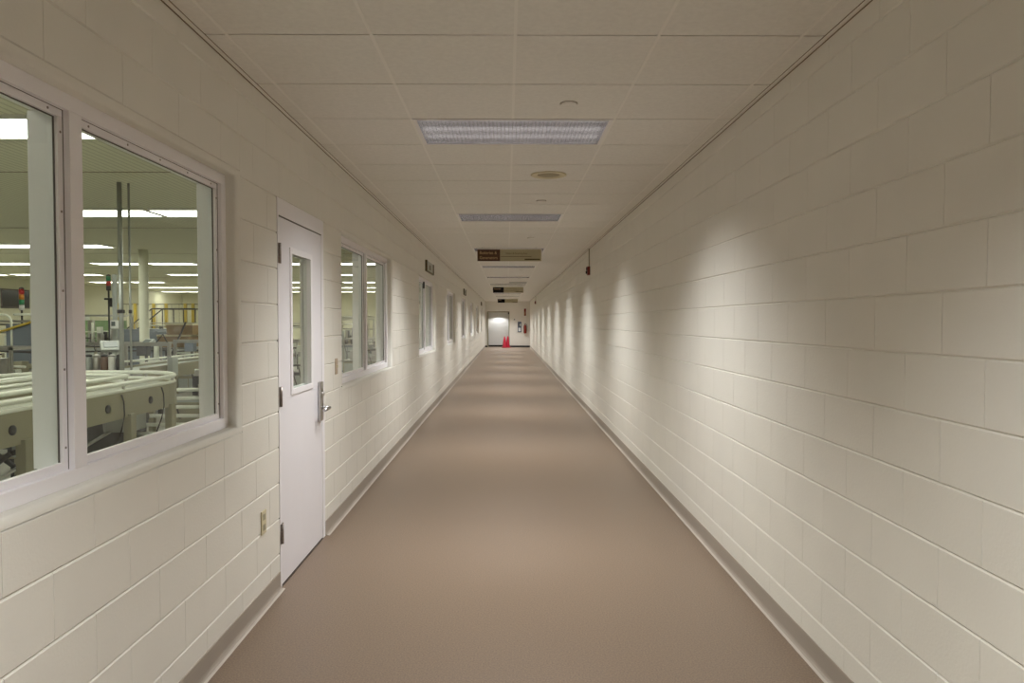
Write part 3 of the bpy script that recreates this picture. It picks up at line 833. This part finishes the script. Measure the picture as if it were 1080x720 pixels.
machine((-10.1, 17.6, 0), (1.2, .7, 1.7), .1, 'beige', 'tall machine with steel guard frame behind the grey post', seed=3)
machine((-6.5, 11.8, 0), (1.6, .7, 1.18), .12, 'greym', 'pale grey machine with steel fittings beyond the canisters', seed=4)
machine((-5.8, 13.1, 0), (.9, .8, 1.0), .1, 'beige', 'beige machine with cylinders near the right edge of the first window', seed=5, guard=False)
machine((-4.55 + .45, 9.6, 0), (.6, 1.1, .98), 0, 'greym', 'low grey machine close to the first window right edge', seed=6, guard=False)
machine((-6.62, 9.9, 0), (.75, .8, 1.55), .0, 'bluegrey', 'blue-grey machine in the left pane with steel guard frame', seed=8)
machine((-5.78, 7.88, 0), (.9, .6, 1.25), .0, 'dark', 'dark machine beyond the far lane seen in the left pane', seed=9)
machine((-7.98, 11.8, 0), (.85, .8, 1.5), .0, 'greym', 'pale machine behind the blue-grey one in the left pane', seed=10)
machine((-4.9, 15.6, 0), (1.3, .9, 1.5), 0, 'beige', 'beige machine seen through the door glass', seed=11)
machine((-3.55, 12.6, 0), (.8, 1.2, 1.2), 0, 'dark', 'dark machine low behind the door glass', seed=12)
machine((-4.6, 19.6, 0), (1.6, 1.0, 1.6), 0, 'bluegrey', 'blue-grey machine seen through the second window', seed=13)
machine((-3.3, 16.5, 0), (.8, 1.3, 1.15), 0, 'beige', 'low beige machine seen through the second window', seed=14)
machine((-5.6, 24.5, 0), (1.8, 1.0, 1.7), 0, 'greym', 'far pale machine seen through the second window', seed=15)
machine((-8.3, 22.5, 0), (1.6, 1.0, 1.6), 0, 'greym', 'far pale grey machine behind the white column', seed=16)
machine((-11.5, 24.2, 0), (2.0, 1.0, 1.5), 0, 'beige', 'far beige machine beyond the green cabinet', seed=17)

b_ = thing('machine_housing', 'plain blue-grey machine housing behind the white column', 'machine', (-8.78, 17.0, 0))
MB().box((-.45, -.4, .08), (.45, .4, 1.35), .015).build('body', 'bluegrey', b_)
MB().box((-.4, -.412, .2), (-.01, -.40, 1.25), .004).box((.01, -.412, .2), (.4, -.40, 1.25), .004).build('door', 'bluegrey', b_)
MB().box((-.4, -.35, 0), (.4, .35, .08)).build('plinth', 'dark', b_)
b_ = thing('machine_housing', 'smaller blue-grey housing between the grey post and the white column', 'machine', (-8.0, 15.8, 0))
MB().box((-.30, -.3, .08), (.30, .3, 1.32), .015).build('body', 'bluegrey', b_)
MB().box((-.25, -.312, .2), (.25, -.30, 1.2), .004).build('door', 'bluegrey', b_)
MB().box((-.25, -.25, 0), (.25, .25, .08)).build('plinth', 'dark', b_)

# gantries over the long conveyor, cabinet and pipes under the near one
for k, (y, lab) in enumerate(((9.5, 'steel gantry over the long conveyor, nearest of the three'), (10.9, 'steel gantry over the long conveyor, middle of the three'), (12.4, 'steel gantry over the long conveyor, farthest of the three'))):
    t = thing('conveyor_gantry', lab, 'gantry', (-4.85, y, 0), 0, 'gantries over the long conveyor')
    for x in (-.29, .29): MB().box((x - .02, -.02, 0), (x + .02, .02, 1.22), .003).build('post', 'steel', t)
    MB().box((-.31, -.025, 1.20), (.31, .025, 1.25), .003).build('beam', 'steel', t)
    MB().box((-.12, -.06, 1.07), (.02, .06, 1.20), .006).build('sensor_head', 'dark' if k != 1 else 'bluegrey', t)
    MB().tube((.12, 0, 1.04), (.12, 0, 1.20), .035, n=14).build('air_cylinder', 'railw', t)
    MB().path([(.12, 0, 1.25), (.2, .02, 1.36), (.29, .0, 1.2), (.33, -.02, .8)], .009).build('hose', 'black', t)
    MB().box((.31, -.08, .80), (.37, .08, 1.05), .005).build('junction_box', ['greym', 'white', 'greym'][k], t)
BX, BY = -4.35, 7.0
for x in (-.30, .30): MB().box((BX + x - .03, BY - .35, 0), (BX + x + .03, BY + .35, .05), .003).build('skid', 'dark', cv)
ub = MB().box((BX - .34, BY - .38, .05), (BX + .34, BY + .38, .56), .012).build('control_box', 'dark', cv)
MB().box((BX + .34, BY - .34, .09), (BX + .352, BY + .34, .52), .003).build('box_door', 'black', ub)
MB().path([(BX + .30, BY + .1, .56), (BX + .36, BY + .12, .64), (BX + .40, BY + .2, .5), (BX + .42, BY + .3, .1)], .012).build('hose', 'black', cv)
for a, b in (((-3.75, 4.6), (-3.55, 6.0)), ((-3.85, 5.6), (-3.6, 7.1))):
    MB().tube((a[0], a[1], .25), (b[0], b[1], .66), .014, n=10).build('brace_pipe', 'steel', cv)
    MB().tube((a[0], a[1], 0), (a[0], a[1], .26), .016, n=10).build('pipe_stand', 'dark', cv)
for y in (3.0, 4.3, 5.3, 6.05, 6.75):
    MB().path([(-3.318, y, .90), (-3.305, y + .01, .84), (-3.31, y + .03, .72), (-3.33, y + .02, .60), (-3.40, y + .05, .45)], .006).build('cable', 'black', cv)
hp = thing('tube_hood', 'pale curved tube hood with slanted yellow bar in the left pane', 'machine guard', (-6.0, 8.9, 0))
for x in (-.35, -.02):
    MB().path([(x - .2, 0, 1.62)] + [(x + .10 * math.sin(a), 0, 1.62 - .10 * (1 - math.cos(a))) for a in (0, .4, .8, 1.2, PI / 2)] + [(x + .10, 0, .9), (x + .10, 0, .0)], .014).build('hoop', 'railw', hp)
MB().tube((-.55, -.02, 1.35), (.10, -.02, 1.55), .015, n=8).build('slanted_bar', 'yellow', hp)
MB().box((-.32, .0, 1.0), (.06, .012, 1.5), .002).build('side_panel', 'bluegrey', hp)
# cardboard stack on a stand
st = thing('pallet_stand', 'low steel stand under the cardboard boxes in the factory', 'stand', (-6.62, 14.2, 0))
MB().box((-.42, -.3, .98), (.42, .3, 1.02), .004).build('deck', 'steel', st)
for x in (-.38, .38):
    for y in (-.26, .26): MB().box((x - .02, y - .02, 0), (x + .02, y + .02, .98)).build('leg', 'dark', st)
def carton(loc, sz, label):
    t = thing('cardboard_box', label, 'box', loc, 0, 'cardboard boxes stacked in the factory')
    a, b, c = sz
    MB().box((-a / 2, -b / 2, 0), (a / 2, b / 2, c - .03), .003).build('body', 'card', t)
    MB().box((-a / 2 - .01, -b / 2 - .01, c - .035), (a / 2 + .01, b / 2 + .01, c), .003).build('lid', 'cardtop', t)
carton((-6.62, 14.2, 1.02), (.62, .5, .25), 'lower wide cardboard box with a pale top on the stand')
carton((-6.50, 14.2, 1.27), (.52, .45, .22), 'upper cardboard box with a pale top, topmost of its stack')
ar = thing('loading_hoist', 'dark hoist with slanted arm in front of the cardboard boxes', 'hoist', (-6.2, 13.6, 0))
MB().tube((-.28, 0, .9), (.0, 0, 1.52), .018, n=8).build('arm', 'dark', ar)
MB().tube((-.28, 0, 0), (-.28, 0, .92), .03, n=10).build('stand', 'dark', ar)

# yellow fence and stair far back
fe_ = thing('safety_fence', 'yellow-posted mesh safety fence at the far end of the hall', 'fence', (0, 28, 0))
xs_ = [(px - 534.6) / F * 28 for px in (127, 144.5, 164, 177, 197, 205, 222, 240)]
for x in xs_: MB().box((x - .05, -.05, 0), (x + .05, .05, 2.25), .004).build('post', 'yellow', fe_)
for z in (.3, 1.25, 2.2): MB().box((xs_[0], -.015, z), (xs_[-1], .015, z + .03)).build('rail', 'dark', fe_)
ms = MB()
x = xs_[0]
while x < xs_[-1]: ms.box((x, -.004, .3), (x + .008, .004, 2.2)); x += .3
ms.build('mesh_wire', 'dark', fe_)
sr = thing('platform_stairs', 'dark railed platform stairs in front of the yellow fence', 'stairs', (-13.1, 26.0, 0))
MB().box((0, 0, 1.0), (1.6, .8, 1.06), .004).build('platform', 'dark', sr)
for k in range(5): MB().box((-.25 * (5 - k), 0, .18 * (k + 1)), (-.25 * (5 - k) + .26, .8, .18 * (k + 1) + .03)).build('step', 'dark', sr)
for y in (0, .8):
    MB().tube((-1.25, y, .1), (0, y, 1.0), .035, n=8).build('stringer', 'dark', sr)
    MB().path([(-1.25, y, 1.0), (0, y, 2.0), (1.6, y, 2.0)], .025).build('handrail', 'dark', sr)
    for x in (-1.25, 0, .8, 1.6): MB().tube((x, y, 0 if x >= 0 else .1), (x, y, 2.0 if x >= 0 else 1.0), .022, n=8).build('post', 'dark', sr)

# dark window in the hall's far-left wall
dkw = setting('window_9', (FXL, 24.4, 2.0))
MB().box((0, 0, 0), (.03, 1.45, .68), .004).build('window_frame', 'gasket', dkw)
MB().box((.03, .05, .05), (.034, 1.40, .63)).build('window_pane', 'navy', dkw)

# roller rack and tubes below, near right pane edge
rk = thing('roller_rack', 'low rack of pale rollers on the floor beyond the conveyor corner', 'rack', (-4.0, 9.0 - .6, 0))
for k in range(7):
    z = .12 + k * .10
    MB().tube((-.35, -.2 + .02 * k, z), (.45, -.25 + .02 * k, z + .01), .022, n=10).build('roller', 'railw', rk)
for x in (-.38, .47): MB().box((x - .015, -.3, 0), (x + .015, .1, .80), .003).build('side_plate', 'dark', rk)
# scissor trestle seen below the near lane
TX_, TY_ = -3.90, 5.3
for y in (-.35, .35):
    MB().tube((TX_ - .4, TY_ + y, .03), (TX_ + .4, TY_ + y, .60), .02, n=8).build('scissor_leg', 'black', cv)
    MB().tube((TX_ + .4, TY_ + y, .03), (TX_ - .4, TY_ + y, .60), .02, n=8).build('scissor_leg', 'black', cv)
for x in (-.4, .4): MB().tube((TX_ + x, TY_ - .35, .60), (TX_ + x, TY_ + .35, .60), .02, n=8).build('scissor_bar', 'black', cv)
MB().path([(-4.9, 5.2, .016), (-4.7, 5.6, .016), (-4.85, 6.0, .016), (-4.6, 6.5, .016), (-4.74, 7.2, .016)], .015).build('floor_cable', 'black', cv)
